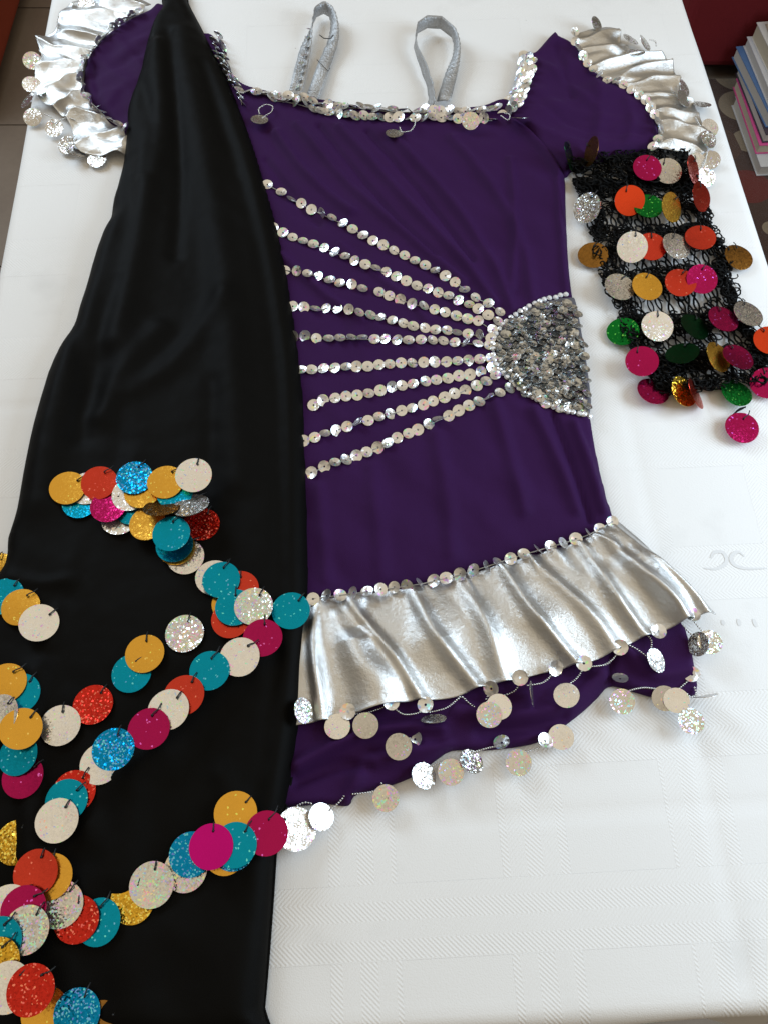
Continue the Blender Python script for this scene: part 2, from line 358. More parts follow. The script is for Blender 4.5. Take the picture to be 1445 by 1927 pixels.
def tablecloth():
    ov = 0.24; st_ = 0.006; r = 0.014
    xs = np.arange(-Wd-ov, Wd+ov+1e-6, st_); ys = np.arange(L0-ov, L1+ov+1e-6, st_)
    X, Y = np.meshgrid(xs, ys); nx, ny = np.clip(X, -Wd+r, Wd-r), np.clip(Y, L0+r, L1-r)
    dx, dy = X-nx, Y-ny; d = np.hypot(dx, dy)+1e-9; ux, uy = dx/d, dy/d
    a = np.minimum(d, r*math.pi/2)/r
    out = r*np.sin(a); drop = r*(1-np.cos(a)) + np.maximum(d-r*math.pi/2, 0)
    per = np.where(np.abs(dx) > np.abs(dy), ny*1.0, nx*1.0)
    hang = np.clip((d-r)/ov, 0, 1)
    wav = (0.5+0.5*np.sin(per*26+np.where(np.abs(dx) > np.abs(dy), 1.0, -2.2)+2*np.sin(per*7)))*0.035*hang**0.8
    cor = np.minimum(np.abs(ux), np.abs(uy)); wav = wav + cor*0.05*hang
    xx = nx+ux*(out+wav); yy = ny+uy*(out+wav); zz = TZ-drop
    flat = np.clip(1-d/0.01, 0, 1)
    zz = zz+flat*cloth_relief(X, Y)
    v = np.stack([xx, yy, zz], -1).reshape(-1, 3); nxn = len(xs); f = []
    for j in range(len(ys)-1):
        for i in range(nxn-1): k = j*nxn+i; f.append((k, k+1, k+1+nxn, k+nxn))
    o = link('tablecloth', mesh('tablecloth', v, f), CLOTH); o.location = (tx0, 0, 0); o.rotation_euler.z = YAW
    return tag(o, 'white damask tablecloth with herringbone bands draped over the table', 'tablecloth')
tcl = tablecloth()
FADE = mat_plain('faded_print', (0.765, 0.765, 0.765), 0.9)
def mark(pts, w):
    c = spline(pts, 5); w3 = [P(x, y, 0.0004) for x, y in c]; mb = MB(); v = []; f = []
    for i, q in enumerate(w3):
        t = np.array(w3[min(i+1, len(w3)-1)])-np.array(w3[max(i-1, 0)]); n_ = np.array([-t[1], t[0], 0]); n_ /= np.linalg.norm(n_)+1e-9
        ww = w*(0.25+0.75*math.sin(math.pi*(i+0.5)/len(w3)))
        a, b = q-n_*ww/2, q+n_*ww/2
        for p in (a, b):
            lx, ly = (p[0]-tx0)*ca+p[1]*sa, -(p[0]-tx0)*sa+p[1]*ca
            v.append((lx, ly, TZ+float(cloth_relief(np.array([lx]), np.array([ly]))[0])+0.0003))
        if i: f.append((2*i-2, 2*i-1, 2*i+1, 2*i))
    link('faded_scroll_print', mesh('print', v, f), FADE, tcl, False)
for pts in ([(1338, 1048), (1345, 1037), (1362, 1038), (1368, 1055), (1350, 1068), (1325, 1067)], [(1402, 1045), (1390, 1036), (1377, 1045), (1382, 1060), (1405, 1068), (1444, 1067)],
            [(1360, 1165), (1362, 1175)], [(1390, 1163), (1392, 1176)], [(1418, 1163), (1424, 1178)]):
    mark(pts, 0.0034)

# ------------------------------------------------------------------ lying cloth: height field inside an outline
class Sheet:
    def __init__(s, name, px, h, mat, parent, edge=0.008, edge_h=0.001, strokes=(), noise_=(), step=0.0026, smooth=4, z_add=None, corner=()):
        s.h0, s.edge, s.edge_h, s.noise, s.z_add = h, edge, edge_h, noise_, z_add
        p = PL(px, h*0.6); s.poly = spline(p, smooth, True) if smooth > 1 else p
        s.strokes = [(PL(spline(q, 4) if len(q) > 2 else q, h), A, w) for q, A, w in strokes]
        lo, hi = s.poly.min(0), s.poly.max(0)
        xs = np.arange(lo[0]-step, hi[0]+2*step, step); ys = np.arange(lo[1]-step, hi[1]+2*step, step)
        X, Y = np.meshgrid(xs, ys); ins = inside(X, Y, s.poly)
        c = ins[:-1, :-1] | ins[1:, :-1] | ins[:-1, 1:] | ins[1:, 1:]
        need = np.zeros(X.shape, bool)
        for a in (0, 1):
            for b in (0, 1): need[a:a+c.shape[0], b:b+c.shape[1]] |= c
        idx = -np.ones(X.shape, int); idx[need] = np.arange(need.sum())
        x, y = X[need].copy(), Y[need].copy(); i_ = ins[need]
        D, qx, qy = dpoly(x, y, s.poly); x[~i_] = qx[~i_]; y[~i_] = qy[~i_]; D[~i_] = 0
        z = s._z(x, y, D)
        g = np.full(X.shape, TZ+s.edge_h); g[need] = z; s.g, s.lo, s.st = g, (xs[0], ys[0]), step
        J, I = np.nonzero(c)
        f = np.stack([idx[J, I], idx[J, I+1], idx[J+1, I+1], idx[J+1, I]], 1)
        s.obj = link(name, mesh(name, np.stack([x, y, z], 1), f), mat, parent)
    def _z(s, x, y, D):
        t = np.clip(D/s.edge, 0, 1); z = s.edge_h+(s.h0-s.edge_h)*np.sqrt(1-(1-t)**2); e_ = np.clip(D/(s.edge*1.2), 0, 1)
        for q, A, w in s.strokes:
            d = np.full(x.shape, 1e9)
            for i in range(len(q)-1): d = np.minimum(d, dseg(x, y, q[i], q[i+1])[0])
            z = z+A*np.exp(-(d/w)**2)*e_
        for k, (fx, fy, A, rot) in enumerate(s.noise):
            u, v = x*math.cos(rot)+y*math.sin(rot), -x*math.sin(rot)+y*math.cos(rot)
            z = z+A*vnoise(u*fx+3*vnoise(u*6, v*6, k+7)*0.3+50, v*fy+50, k+3)*e_
        if s.z_add: z = z+s.z_add(x, y)
        return TZ+np.maximum(z, 0.0006)
    def z(s, x, y):
        i = min(max((x-s.lo[0])/s.st, 0), s.g.shape[1]-1.001); j = min(max((y-s.lo[1])/s.st, 0), s.g.shape[0]-1.001)
        a, b = int(i), int(j); u, v = i-a, j-b; g = s.g
        return float((g[b, a]*(1-u)+g[b, a+1]*u)*(1-v)+(g[b+1, a]*(1-u)+g[b+1, a+1]*u)*v)
    def at(s, px, py):
        h = s.h0
        for _ in range(4):
            p = P(px, py, h); h = s.z(p[0], p[1])-TZ
        p = P(px, py, h); e_ = 0.004
        zx = (s.z(p[0]+e_, p[1])-s.z(p[0]-e_, p[1]))/(2*e_); zy = (s.z(p[0], p[1]+e_)-s.z(p[0], p[1]-e_))/(2*e_)
        n_ = Vector((-zx, -zy, 1)).normalized()
        return Vector(p), n_
class Flat:                                   # a surface of constant height
    def __init__(s, h): s.h = h
    def at(s, px, py): return Vector(P(px, py, s.h)), Vector((0, 0, 1))

# ------------------------------------------------------------------ discs: sequins, paillettes
def disc_mesh(name, R, n=28, dish=0.03, hole=0.0, rings=3, th=0.0003, warp=0.0, seed=0):
    rr = [hole+(R-hole)*k/rings for k in range(rings+1)]; v = []; f = []
    for side in (0, 1):
        for r in rr:
            for k in range(n):
                a = 2*math.pi*k/n
                z = dish*R*((r/R)**2) + warp*R*(r/R)**2*math.sin(2*a+seed) - side*th
                v.append((r*math.cos(a), r*math.sin(a), z))
    m = rings+1
    for side in (0, 1):
        o = side*m*n
        for j in range(rings):
            for k in range(n):
                q = (o+j*n+k, o+j*n+(k+1) % n, o+(j+1)*n+(k+1) % n, o+(j+1)*n+k)
                f.append(q[::-1] if side == 0 else q)
    for j in (0, rings) if hole > 0 else (rings,):       # rim with its own vertices, so its edge stays crisp
        o = len(v); v += [v[j*n+k] for k in range(n)]+[v[m*n+j*n+k] for k in range(n)]
        for k in range(n):
            q = (o+k, o+(k+1) % n, o+n+(k+1) % n, o+n+k); f.append(q if j == 0 else q[::-1])
    return mesh(name, v, f)
PAL = {}
def pal_mesh(col, R, var):
    k = (col, R, var)
    if k not in PAL:
        PAL[k] = disc_mesh('paillette_'+col, R, 32 if R > 0.012 else 24, (0.02, 0.035, -0.02, 0.01)[var], 0.0, 4, 0.0003, (0.03, 0.01, 0.045, 0.02)[var], var)
        PAL[k].materials.append(GL[col])
    return PAL[k]
def orient(n_, spin, tx=0, ty=0):
    """normal n_, local +Y turned spin degrees from world +Y; tx leans the face toward the near side, ty toward +X"""
    q = Vector((0, 0, 1)).rotation_difference(n_).to_matrix().to_4x4()
    return Matrix.Rotation(math.radians(tx), 4, 'X') @ Matrix.Rotation(math.radians(ty), 4, 'Y') @ q @ Matrix.Rotation(math.radians(spin), 4, 'Z')
STITCH = {}
def stitch(R):
    k = (R, random.randrange(5))
    if k not in STITCH:
        u = random.Random(k[1]); a, b, c = u.uniform(-0.12, 0.3), u.uniform(1.02, 1.3), u.uniform(0.62, 0.76); mb = MB()
        mb.add(*tube([(0, R*c, 0.0012), (R*a*0.2, R*(c+0.1), 0.0017), (R*a*0.8, R*0.95, 0.0014), (R*a, R*b, -0.0004)], 0.0005, 5))
        mb.add(*tube([(0, R*(c-0.04), 0.0008), (0, R*c, 0.0017), (0.0004, R*(c+0.04), 0.0012)], 0.0008, 6)); STITCH[k] = mb.mesh('stitch'); STITCH[k].materials.append(THREAD)
    return STITCH[k]
def discs(parent, surf, lst, R, spin=(-50, 5), gap=0.0011, thread=True, base=0.0018, jit=3, stack=0.0019):
    done = []; out = []
    for it in lst:
        px, py, c = it[:3]; tx, ty = (it[3], it[4]) if len(it) > 4 else (0, 0); lift = it[5] if len(it) > 5 else 0
        p, n_ = surf.at(px, py)
        lean = max(abs(math.sin(math.radians(tx))), abs(math.sin(math.radians(ty))))
        zc = p.z+base+lift+lean*R*0.5
        for q, zq in done:
            dd = (q-p.xy).length
            if dd < 1.95*R: zc = max(zc, zq+stack*(1.25-0.5*dd/(2*R)))
        done.append((p.xy.copy(), zc)); h = zc-p.z
        o = link('paillette', pal_mesh(c, R, random.randrange(4)), None, parent, False)
        n2 = (n_*0.15+Vector((0, 0, 1))).normalized()
        M = orient(n2, random.uniform(*spin), tx+random.uniform(-jit, jit), ty+random.uniform(-jit, jit))
        # raise toward the viewer's ray so the disc keeps its seat above the cloth
        q = Vector(P(px, py, p.z-TZ+h))
        o.matrix_parent_inverse = Matrix.Translation(-origin(parent)); o.matrix_basis = Matrix.Translation(q) @ M
        if thread:
            s_ = link('stitch', stitch(R), None, o, False)
        out.append(o)
    return out
SQM = []
for i in range(3):
    q = disc_mesh('sequin', 0.0056, 14, (0.12, 0.17, 0.09)[i], 0.0009, 2, 0.0002, 0.02, i); q.materials.append(SEQ); SQM.append(q)
SQD = disc_mesh('sequin_dull', 0.0050, 12, 0.2, 0.0007, 2, 0.0002, 0.02, 0); SQD.materials.append(SEQD)
def sequin(parent, p, n_, tx=0, ty=0, scale=1.0, spin=None, me=None, up=0.0014):
    o = link('sequin', me or random.choice(SQM), None, parent, False)
    o.matrix_parent_inverse = Matrix.Translation(-origin(parent))
    o.matrix_basis = Matrix.Translation(p+Vector((0, 0, up))) @ orient(n_, random.uniform(0, 360) if spin is None else spin, tx, ty) @ Matrix.Scale(scale, 4)
    return o
def sequin_row(parent, surf, px, spacing, name='sequin_strand', jit=14, gaps=0.0, dark=0.12, lean=(0, 0), scale=1.0, up=0.0014):
    c = spline(px, 5); n_ = max(2, int(plen(c)/spacing)+1); c = resample(c, n_)
    th = [surf.at(x, y)[0]+Vector((0, 0, 0.0008)) for x, y in c]
    row = link(name, MB().add(*tube([tuple(q) for q in th], 0.0005, 5)).mesh(name), SILK, parent)
    for k, (x, y) in enumerate(c):
        if random.random() < gaps: continue
        p, nn = surf.at(x+random.uniform(-1.2, 1.2), y+random.uniform(-1.2, 1.2))
        big = random.random() < dark
        tx = lean[0]+(random.uniform(-50, 50) if big else random.gauss(0, jit)); ty = lean[1]+(random.uniform(-55, 55) if big else random.gauss(0, jit))
        sequin(row, p, nn, tx, ty, scale*random.uniform(0.93, 1.05), up=up+(0.0018 if big else 0))
    return row
def beads(parent, pts3, r=0.00095, name='bead_strand'):
    c = spline(pts3, 6); n_ = max(3, int(plen(c)/(r*1.75))); c = resample(c, n_); mb = MB()
    for q in c:
        v = [q+r*np.array(d) for d in ((0, 0, 1), (.87, 0, .5), (.27, .82, .5), (-.7, .51, .5), (-.7, -.51, .5), (.27, -.82, .5), (.7, .51, -.5), (-.27, .82, -.5), (-.87, 0, -.5), (-.27, -.82, -.5), (.7, -.51, -.5), (0, 0, -1))]
        f = [(0, 1, 2), (0, 2, 3), (0, 3, 4), (0, 4, 5), (0, 5, 1), (1, 6, 2), (2, 7, 3), (3, 8, 4), (4, 9, 5), (5, 10, 1), (2, 6, 7), (3, 7, 8), (4, 8, 9), (5, 9, 10), (1, 10, 6), (11, 7, 6), (11, 8, 7), (11, 9, 8), (11, 10, 9), (11, 6, 10)]
        mb.add(v, f)
    return link(name, mb.mesh(name), BEAD, parent)

# ------------------------------------------------------------------ THE DRESS
dl = P(780, 700)
dress = root('dress', (dl[0], dl[1], TZ), 'purple dance dress with silver frills and sequin rows lying on the white cloth', 'dress')
neck = [(385, 62), (408, 72), (425, 105), (440, 138), (462, 158), (505, 170), (560, 180), (620, 188), (660, 196), (720, 206), (790, 211), (850, 204), (905, 198), (945, 186)]
body_px = neck+[(975, 200), (1010, 240), (1045, 290), (1062, 330), (1065, 400), (1069, 480), (1076, 550), (1087, 600), (1097, 690), (1112, 790), (1124, 860), (1142, 935), (1153, 972), (1140, 1000), (1085, 1025),
    (1000, 1050), (920, 1072), (840, 1095), (760, 1110), (680, 1122), (610, 1130), (480, 1145), (360, 1150), (330, 1000), (320, 800), (310, 600), (300, 450), (290, 330), (285, 200), (320, 80)]
bst = [([(560, 235), (660, 350), (780, 455), (870, 530)], 0.0016, 0.0065), ([(640, 240), (760, 370), (860, 480), (930, 570)], 0.0019, 0.007), ([(740, 260), (850, 380), (930, 500), (960, 580)], 0.0016, 0.007),
    ([(520, 250), (580, 330), (660, 400)], 0.0018, 0.007), ([(850, 260), (930, 360), (985, 470), (1000, 560)], 0.0014, 0.008), ([(960, 230), (1010, 270), (1050, 330)], 0.002, 0.006),
    ([(600, 235), (720, 380), (820, 480)], -0.0013, 0.004), ([(690, 245), (800, 370), (890, 490)], -0.0014, 0.004), ([(500, 300), (570, 390), (600, 420)], -0.001, 0.005),
    ([(530, 480), (620, 560), (680, 600)], 0.0014, 0.006), ([(640, 460), (760, 560), (800, 600)], 0.001, 0.006), ([(960, 300), (968, 420), (962, 540)], 0.0012, 0.006), ([(1048, 340), (1055, 450), (1066, 550)], 0.0013, 0.004),
    ([(1005, 775), (1050, 870), (1085, 960)], 0.0018, 0.008), ([(1080, 800), (1110, 880), (1135, 960)], 0.0018, 0.006), ([(930, 760), (960, 860), (985, 960)], 0.0014, 0.009), ([(820, 820), (840, 930), (850, 1040)], 0.0011, 0.010),
    ([(700, 880), (710, 980), (720, 1080)], 0.001, 0.010), ([(600, 920), (610, 1020), (615, 1090)], 0.001, 0.008), ([(1040, 780), (1075, 870), (1110, 980)], -0.0015, 0.004)]
body = Sheet('bodice', body_px, 0.008, PURPLE, dress, edge=0.007, strokes=[(q, A*3.3, w*0.72) for q, A, w in bst], noise_=((14, 40, 0.0020, -0.75), (28, 75, 0.0009, -0.9), (30, 30, 0.0008, 0), (90, 60, 0.0004, 0.4), (180, 180, 0.00015, 0.2)), smooth=4)
slv_px = [(982, 108), (1005, 97), (1030, 70), (1045, 58), (1054, 70), (1072, 78), (1090, 92), (1110, 128), (1150, 152), (1195, 176), (1226, 210), (1240, 245), (1232, 274), (1185, 286), (1125, 300), (1080, 312), (1060, 326), (1020, 285), (985, 240), (955, 212), (966, 175)]
sst = [([(1010, 110), (1060, 150), (1120, 200)], 0.003, 0.006), ([(1050, 80), (1060, 130), (1075, 180)], -0.003, 0.004), ([(1120, 150), (1130, 210), (1120, 280)], 0.003, 0.007), ([(1000, 170), (1080, 210), (1180, 225)], 0.0025, 0.008),
    ([(1000, 230), (1060, 260), (1150, 270)], 0.002, 0.006), ([(1180, 190), (1190, 230), (1180, 270)], 0.0025, 0.006), ([(1020, 200), (1100, 240), (1210, 250)], -0.002, 0.004)]
slv = Sheet('sleeve', slv_px, 0.013, PURPLE, dress, edge=0.010, strokes=sst, noise_=((22, 40, 0.0028, 0.5), (30, 75, 0.0016, 0.3), (70, 60, 0.0008, 0)), smooth=3)
lsl_px = [(300, 8), (280, 22), (245, 36), (205, 62), (168, 104), (156, 145), (162, 182), (190, 210), (215, 235), (240, 262), (300, 300), (370, 320), (400, 200), (400, 90), (350, 30)]
lst_ = [([(170, 120), (182, 160), (185, 195)], -0.003, 0.004), ([(220, 70), (260, 120), (290, 160)], 0.003, 0.007), ([(185, 110), (230, 150), (270, 170)], 0.003, 0.008), ([(200, 200), (230, 170), (270, 200)], 0.002, 0.006)]
lsl = Sheet('sleeve', lsl_px, 0.013, PURPLE, dress, edge=0.010, strokes=lst_, noise_=((25, 45, 0.0030, 0.9), (30, 80, 0.0018, 0.6), (70, 60, 0.0008, 0)), smooth=3)

def ruffle(name, top, bot, h_top, h_bot, folds, nu=420, nv=56, seed=1, bulge=0.006, amp=1.0, pl=None, wob=0.02, pleats=0, pa=0.006):
    """gathered frill between a seam line and a hem line; folds start at the seam and open toward the hem"""
    T = resample(spline(PL(top, h_top), 6), nu); B = resample(spline(PL(bot, h_bot*0.5), 6), nu)
    U, V = np.meshgrid(np.linspace(0, 1, nu), np.linspace(0, 1, nv)); rng = np.random.default_rng(seed)
    X = T[None, :, 0]*(1-V)+B[None, :, 0]*V; Y = T[None, :, 1]*(1-V)+B[None, :, 1]*V
    Uw = U+wob*vnoise(U*9+seed, V*2.2, seed)*V + 0.4*wob*vnoise(U*20, V*4, seed+2)
    Z = h_top*(1-V)+h_bot*V+bulge*np.sin(math.pi*np.clip(V*1.05, 0, 1))
    for _ in range(folds):
        u0 = rng.uniform(-0.02, 1.02); w = rng.uniform(0.25, 0.8)/folds*1.3; A = rng.uniform(0.3, 1.0)*0.006*amp*(1 if rng.random() < 0.7 else -0.6)
        dr = rng.uniform(-1, 1)*0.5/folds; v0, v1 = (0, rng.uniform(0.4, 1.3)) if rng.random() < 0.55 else (rng.uniform(0.0, 0.4), 1.5)
        env = np.clip((V-v0+0.06)/0.12, 0, 1)*np.clip((v1-V)/0.3+0.1, 0, 1)*(0.45+0.75*V**0.7)
        Z += A*env*np.exp(-((Uw-u0-dr*V)/(w*(0.6+0.6*V)))**2)
    for _ in range(folds*2):                     # tight gathers at the seam
        u0 = rng.uniform(0, 1); w = rng.uniform(0.12, 0.3)/folds
        Z += rng.uniform(0.3, 1)*0.0026*amp*np.exp(-((Uw-u0)/w)**2)*np.exp(-(V/0.16)**2)
    Z += 0.0011*amp*vnoise(U*folds*1.6+9, V*5, seed+5)*np.clip(V*4, 0, 1)
    if pl is not None: Z += pl(U, V)
    if pleats:
        ph = pleats*Uw+0.45*vnoise(U*pleats*0.8, V*1.5+4, seed+8); tri = 1-np.abs(2*(ph-np.floor(ph))-1)
        Z += pa*(tri**1.7)*(0.55+0.45*V)*(0.65+0.5*vnoise(U*pleats*0.5, V*0.6, seed+11)) - pa*0.25
        Z += pa*0.22*vnoise(U*pleats*2.6, V*3.2, seed+13)
    Z = np.maximum(Z, 0.0022)
    v = np.stack([X, Y, TZ+Z], -1).reshape(-1, 3); f = []
    for j in range(nv-1):
        for i in range(nu-1): k = j*nu+i; f.append((k, k+nu, k+nu+1, k+1))
    o = link(name, mesh(name, v, f), LAME, dress)
    m = o.modifiers.new('thickness', 'SOLIDIFY'); m.thickness = 0.0005; m.offset = -1
    return o
hem_top = [(330, 1150), (450, 1145), (580, 1130), (640, 1123), (720, 1113), (800, 1102), (880, 1082), (960, 1058), (1030, 1038), (1100, 1015), (1150, 983), (1160, 980)]
hem_bot = [(300, 1390), (450, 1385), (565, 1366), (620, 1358), (680, 1345), (735, 1331), (790, 1322), (850, 1316), (905, 1298), (960, 1286), (1010, 1272), (1055, 1262), (1110, 1248), (1160, 1226), (1205, 1205), (1262, 1186), (1310, 1164), (1342, 1160)]
def big_folds(U, V):
    z = 0*U
    for (ua, ub, A, w) in ((0.30, 0.27, 0.007, 0.012), (0.37, 0.45, 0.007, 0.013), (0.50, 0.54, 0.008, 0.016), (0.61, 0.60, 0.008, 0.018), (0.70, 0.72, 0.008, 0.014), (0.78, 0.80, 0.007, 0.016), (0.88, 0.86, 0.008, 0.014), (0.945, 0.93, 0.009, 0.014), (0.985, 0.985, 0.006, 0.01)):
        c = ua+(ub-ua)*V+0.006*np.sin(V*5+ua*30); z = z+A*np.exp(-((U-c)/w)**2)*(0.35+0.65*np.clip(V*1.6, 0, 1))
    return z
skirt = ruffle('skirt_frill', hem_top, hem_bot, 0.009, 0.010, 18, 620, 72, 4, 0.005, 0.85, big_folds, 0.03)
lr_top = [(285, 8), (262, 25), (238, 36), (203, 64), (166, 106), (155, 143), (161, 180), (185, 206), (206, 226), (236, 246), (262, 270)]
lr_bot = [(225, -12), (150, 6), (112, 32), (108, 62), (74, 74), (78, 100), (86, 112), (70, 140), (68, 168), (78, 192), (110, 212), (134, 238), (142, 276), (165, 292), (245, 296)]
ruffle('sleeve_frill', lr_top, lr_bot, 0.012, 0.009, 12, 420, 60, 9, 0.003, 0.5, None, 0.012, 10, 0.0115)
rr_top = [(1080, 62), (1084, 88), (1104, 120), (1132, 147), (1168, 160), (1196, 175), (1217, 196), (1236, 226), (1240, 252), (1228, 277)]
rr_bot = [(1165, 53), (1170, 85), (1202, 106), (1250, 112), (1272, 148), (1280, 186), (1304, 192), (1312, 222), (1328, 262), (1326, 292), (1296, 298)]
ruffle('sleeve_frill', rr_top, rr_bot, 0.012, 0.009, 12, 420, 60, 23, 0.003, 0.5, None, 0.012, 9, 0.0115)

und_px = [(330, 1320), (700, 1250), (1000, 1180), (1200, 1140), (1275, 1165), (1296, 1200), (1306, 1250), (1312, 1300), (1290, 1310), (1235, 1312), (1190, 1300), (1148, 1290), (1125, 1312), (1095, 1340), (1058, 1368), (1015, 1395), (965, 1406), (900, 1412), (850, 1412), (815, 1434), (775, 1462), (715, 1484), (668, 1496), (655, 1516), (610, 1512), (545, 1518), (420, 1530), (330, 1530)]
ust = [([(560, 1440), (640, 1398), (720, 1372), (830, 1372)], 0.004, 0.007), ([(560, 1470), (640, 1440), (690, 1445)], -0.003, 0.006), ([(660, 1500), (690, 1440), (760, 1420), (840, 1405)], 0.003, 0.008), ([(860, 1340), (960, 1345), (1060, 1330), (1130, 1270)], 0.003, 0.009),
    ([(1150, 1230), (1148, 1290)], -0.003, 0.004), ([(1180, 1230), (1230, 1270), (1300, 1260)], 0.003, 0.008), ([(900, 1380), (1000, 1370), (1060, 1350)], -0.002, 0.006)]
und = Sheet('underskirt', und_px, 0.0065, PURPLE, dress, edge=0.004, strokes=[(q, A*2.2, w*0.75) for q, A, w in ust], noise_=((24, 40, 0.0024, 0.4), (50, 50, 0.0005, 0)), smooth=3)

# waist panel
wp_px = [(1070, 562), (1012, 574), (952, 606), (930, 638), (926, 662), (934, 692), (966, 732), (1012, 760), (1060, 775), (1108, 780), (1104, 700), (1092, 625), (1082, 572)]
wp = Sheet('waist_panel', wp_px, 0.0095, mat_plain('dark_panel_backing', (0.09, 0.085, 0.10), 0.7), dress, edge=0.004, edge_h=0.0075, noise_=((40, 40, 0.0006, 0),), smooth=3)
mb = MB(); SQ = disc_mesh('tmp', 0.0053, 12, 0.14, 0.0006, 1, 0.0002, 0.0)
sv = np.array([q.co[:] for q in SQ.vertices]); sf = [tuple(p.vertices) for p in SQ.polygons]
wpoly = np.array(wp_px, float)
cnt = 0
for j, yy in enumerate(np.arange(556, 800, 11.5)):
    for xx in np.arange(918+(j % 2)*8.5, 1118, 17.0):
        x_, y_ = xx+random.uniform(-1.2, 1.2)+(yy-670)*0.06, yy+random.uniform(-1, 1)-(xx-1010)*0.10
        if not inside(np.array([x_]), np.array([y_]), wpoly)[0]: continue
        p, n_ = wp.at(x_, y_)
        M = Matrix.Translation(p+Vector((0, 0, 0.0022))) @ orient(n_, 0, random.gauss(-13, 8), random.gauss(0, 9))
        mb.add([tuple(M @ Vector(q)) for q in sv], sf); cnt += 1
tag(link('sequin_scales', mb.mesh('sequin_scales'), SEQD, wp.obj), kind='stuff')
# rhinestones edging the panel
rs = MB(); n6 = 8
rv = [(0, 0, 0.0017)]+[(0.0012*math.cos(k*math.pi/4), 0.0012*math.sin(k*math.pi/4), 0.0015) for k in range(8)]+[(0.0020*math.cos(k*math.pi/4+.39), 0.0020*math.sin(k*math.pi/4+.39), 0.0004) for k in range(8)]
rf = [(0, 1+k, 1+(k+1) % 8) for k in range(8)]+[(1+k, 9+k, 1+(k+1) % 8) for k in range(8)]+[(9+k, 9+(k+1) % 8, 1+(k+1) % 8) for k in range(8)]
RSM = mesh('rhinestone', rv, rf, False); RSM.materials.append(STONE)
for line, cnt_ in (([(1063, 555), (1050, 559), (1014, 568), (980, 586), (953, 605), (935, 625), (927, 648), (927, 665), (931, 685), (945, 703), (963, 720), (985, 738), (1010, 753), (1050, 770), (1108, 784)], 42),):
    for x, y in resample(spline(line, 5), cnt_):
        p, n_ = body.at(x+random.uniform(-1, 1), y+random.uniform(-1, 1)); o = link('rhinestone', RSM, None, wp.obj, False); 
        o.matrix_basis = Matrix.Translation(p+Vector((0, 0, 0.0008))) @ Matrix.Rotation(random.uniform(-.3, .3), 4, 'X') @ Matrix.Rotation(random.uniform(-.3, .3), 4, 'Y') @ Matrix.Scale(1.5, 4)

# rows of sequins fanning from the waist panel
rows = [[(505, 350), (530, 363)], [(548, 376), (600, 402), (650, 425), (700, 453), (750, 478), (800, 503), (850, 528), (873, 546)], [(893, 562), (915, 570), (940, 590)],
 [(515, 430), (545, 447), (600, 465), (650, 485), (700, 505), (740, 520), (800, 545), (850, 562), (885, 577), (912, 590), (935, 606)],
 [(537, 510), (580, 516), (630, 532), (683, 544)], [(713, 552), (740, 562), (800, 580), (850, 594), (880, 602)], [(900, 606), (925, 622)],
 [(552, 578), (600, 583), (650, 583), (680, 590), (720, 600), (780, 615), (840, 625), (880, 630), (922, 637)],
 [(553, 635), (600, 638), (700, 640), (800, 642), (880, 648), (920, 652)], [(567, 699), (620, 695), (700, 690), (760, 685), (840, 682), (922, 676)],
 [(590, 765), (620, 752), (700, 740), (780, 723), (850, 712), (900, 702), (925, 694)], [(572, 830), (610, 818), (700, 790), (780, 768), (850, 745), (900, 726), (932, 708)],
 [(586, 892), (610, 880)], [(632, 873), (700, 848), (780, 812), (850, 780), (900, 757), (958, 733)]]
def row_fix(r):
    for c in r.children: c.matrix_parent_inverse = Matrix.Identity(4)
for r in rows: row_fix(sequin_row(dress, body, r, 20.5, gaps=0.0, dark=0.10, jit=10, lean=(8, 0)))
# neckline
row_fix(sequin_row(dress, body, [(470, 174), (530, 184), (575, 192), (625, 203), (680, 205), (740, 212), (800, 212), (850, 212), (890, 213), (935, 208)], 15, 'neckline_sequin_trim', scale=1.2, jit=20, dark=0.25, up=0.003))
row_fix(sequin_row(dress, body, [(512, 190), (560, 197), (600, 210), (650, 218), (720, 224), (760, 226), (820, 224), (880, 228), (925, 228)], 16, 'neckline_sequin_trim', scale=1.2, jit=18, dark=0.2, up=0.002))
row_fix(sequin_row(dress, slv, [(938, 208), (958, 192), (970, 165), (978, 138), (985, 108)], 11, 'neckline_sequin_trim', scale=1.2, jit=8, dark=0.03, lean=(22, 0), up=0.003))
row_fix(sequin_row(dress, slv, [(948, 216), (966, 196), (978, 168), (988, 140), (992, 116)], 11, 'neckline_sequin_trim', scale=1.2, jit=8, dark=0.03, lean=(22, 0), up=0.003))
row_fix(sequin_row(dress, body, [(412, 72), (420, 95), (428, 122), (438, 148), (450, 172), (456, 198)], 11, 'neckline_sequin_trim', scale=1.2, jit=20, dark=0.3, lean=(-48, 25), up=0.004))
row_fix(sequin_row(dress, body, [(404, 84), (414, 112), (426, 140), (440, 165)], 11, 'neckline_sequin_trim', scale=1.2, jit=20, dark=0.3, lean=(-45, 30), up=0.004))
row_fix(sequin_row(dress, slv, [(944, 222), (974, 200), (986, 172), (995, 146), (1000, 122)], 13, 'neckline_sequin_trim', scale=1.1, jit=8, dark=0.03, lean=(22, 0), up=0.004))
# seams of the frills
row_fix(sequin_row(dress, Flat(0.0135), [(590, 1127), (640, 1121), (720, 1110), (800, 1098), (880, 1078), (960, 1052), (1030, 1031), (1100, 1010), (1150, 983)], 25, 'hem_sequin_trim', jit=16, dark=0.35, up=0.001))
row_fix(sequin_row(dress, Flat(0.0155), rr_top, 16, 'sleeve_sequin_trim', jit=14, dark=0.15, lean=(18, 0), up=0.001))
row_fix(sequin_row(dress, Flat(0.0155), lr_top[1:-1], 13, 'sleeve_sequin_trim', jit=20, dark=0.4, lean=(-35, -20), up=0.002))

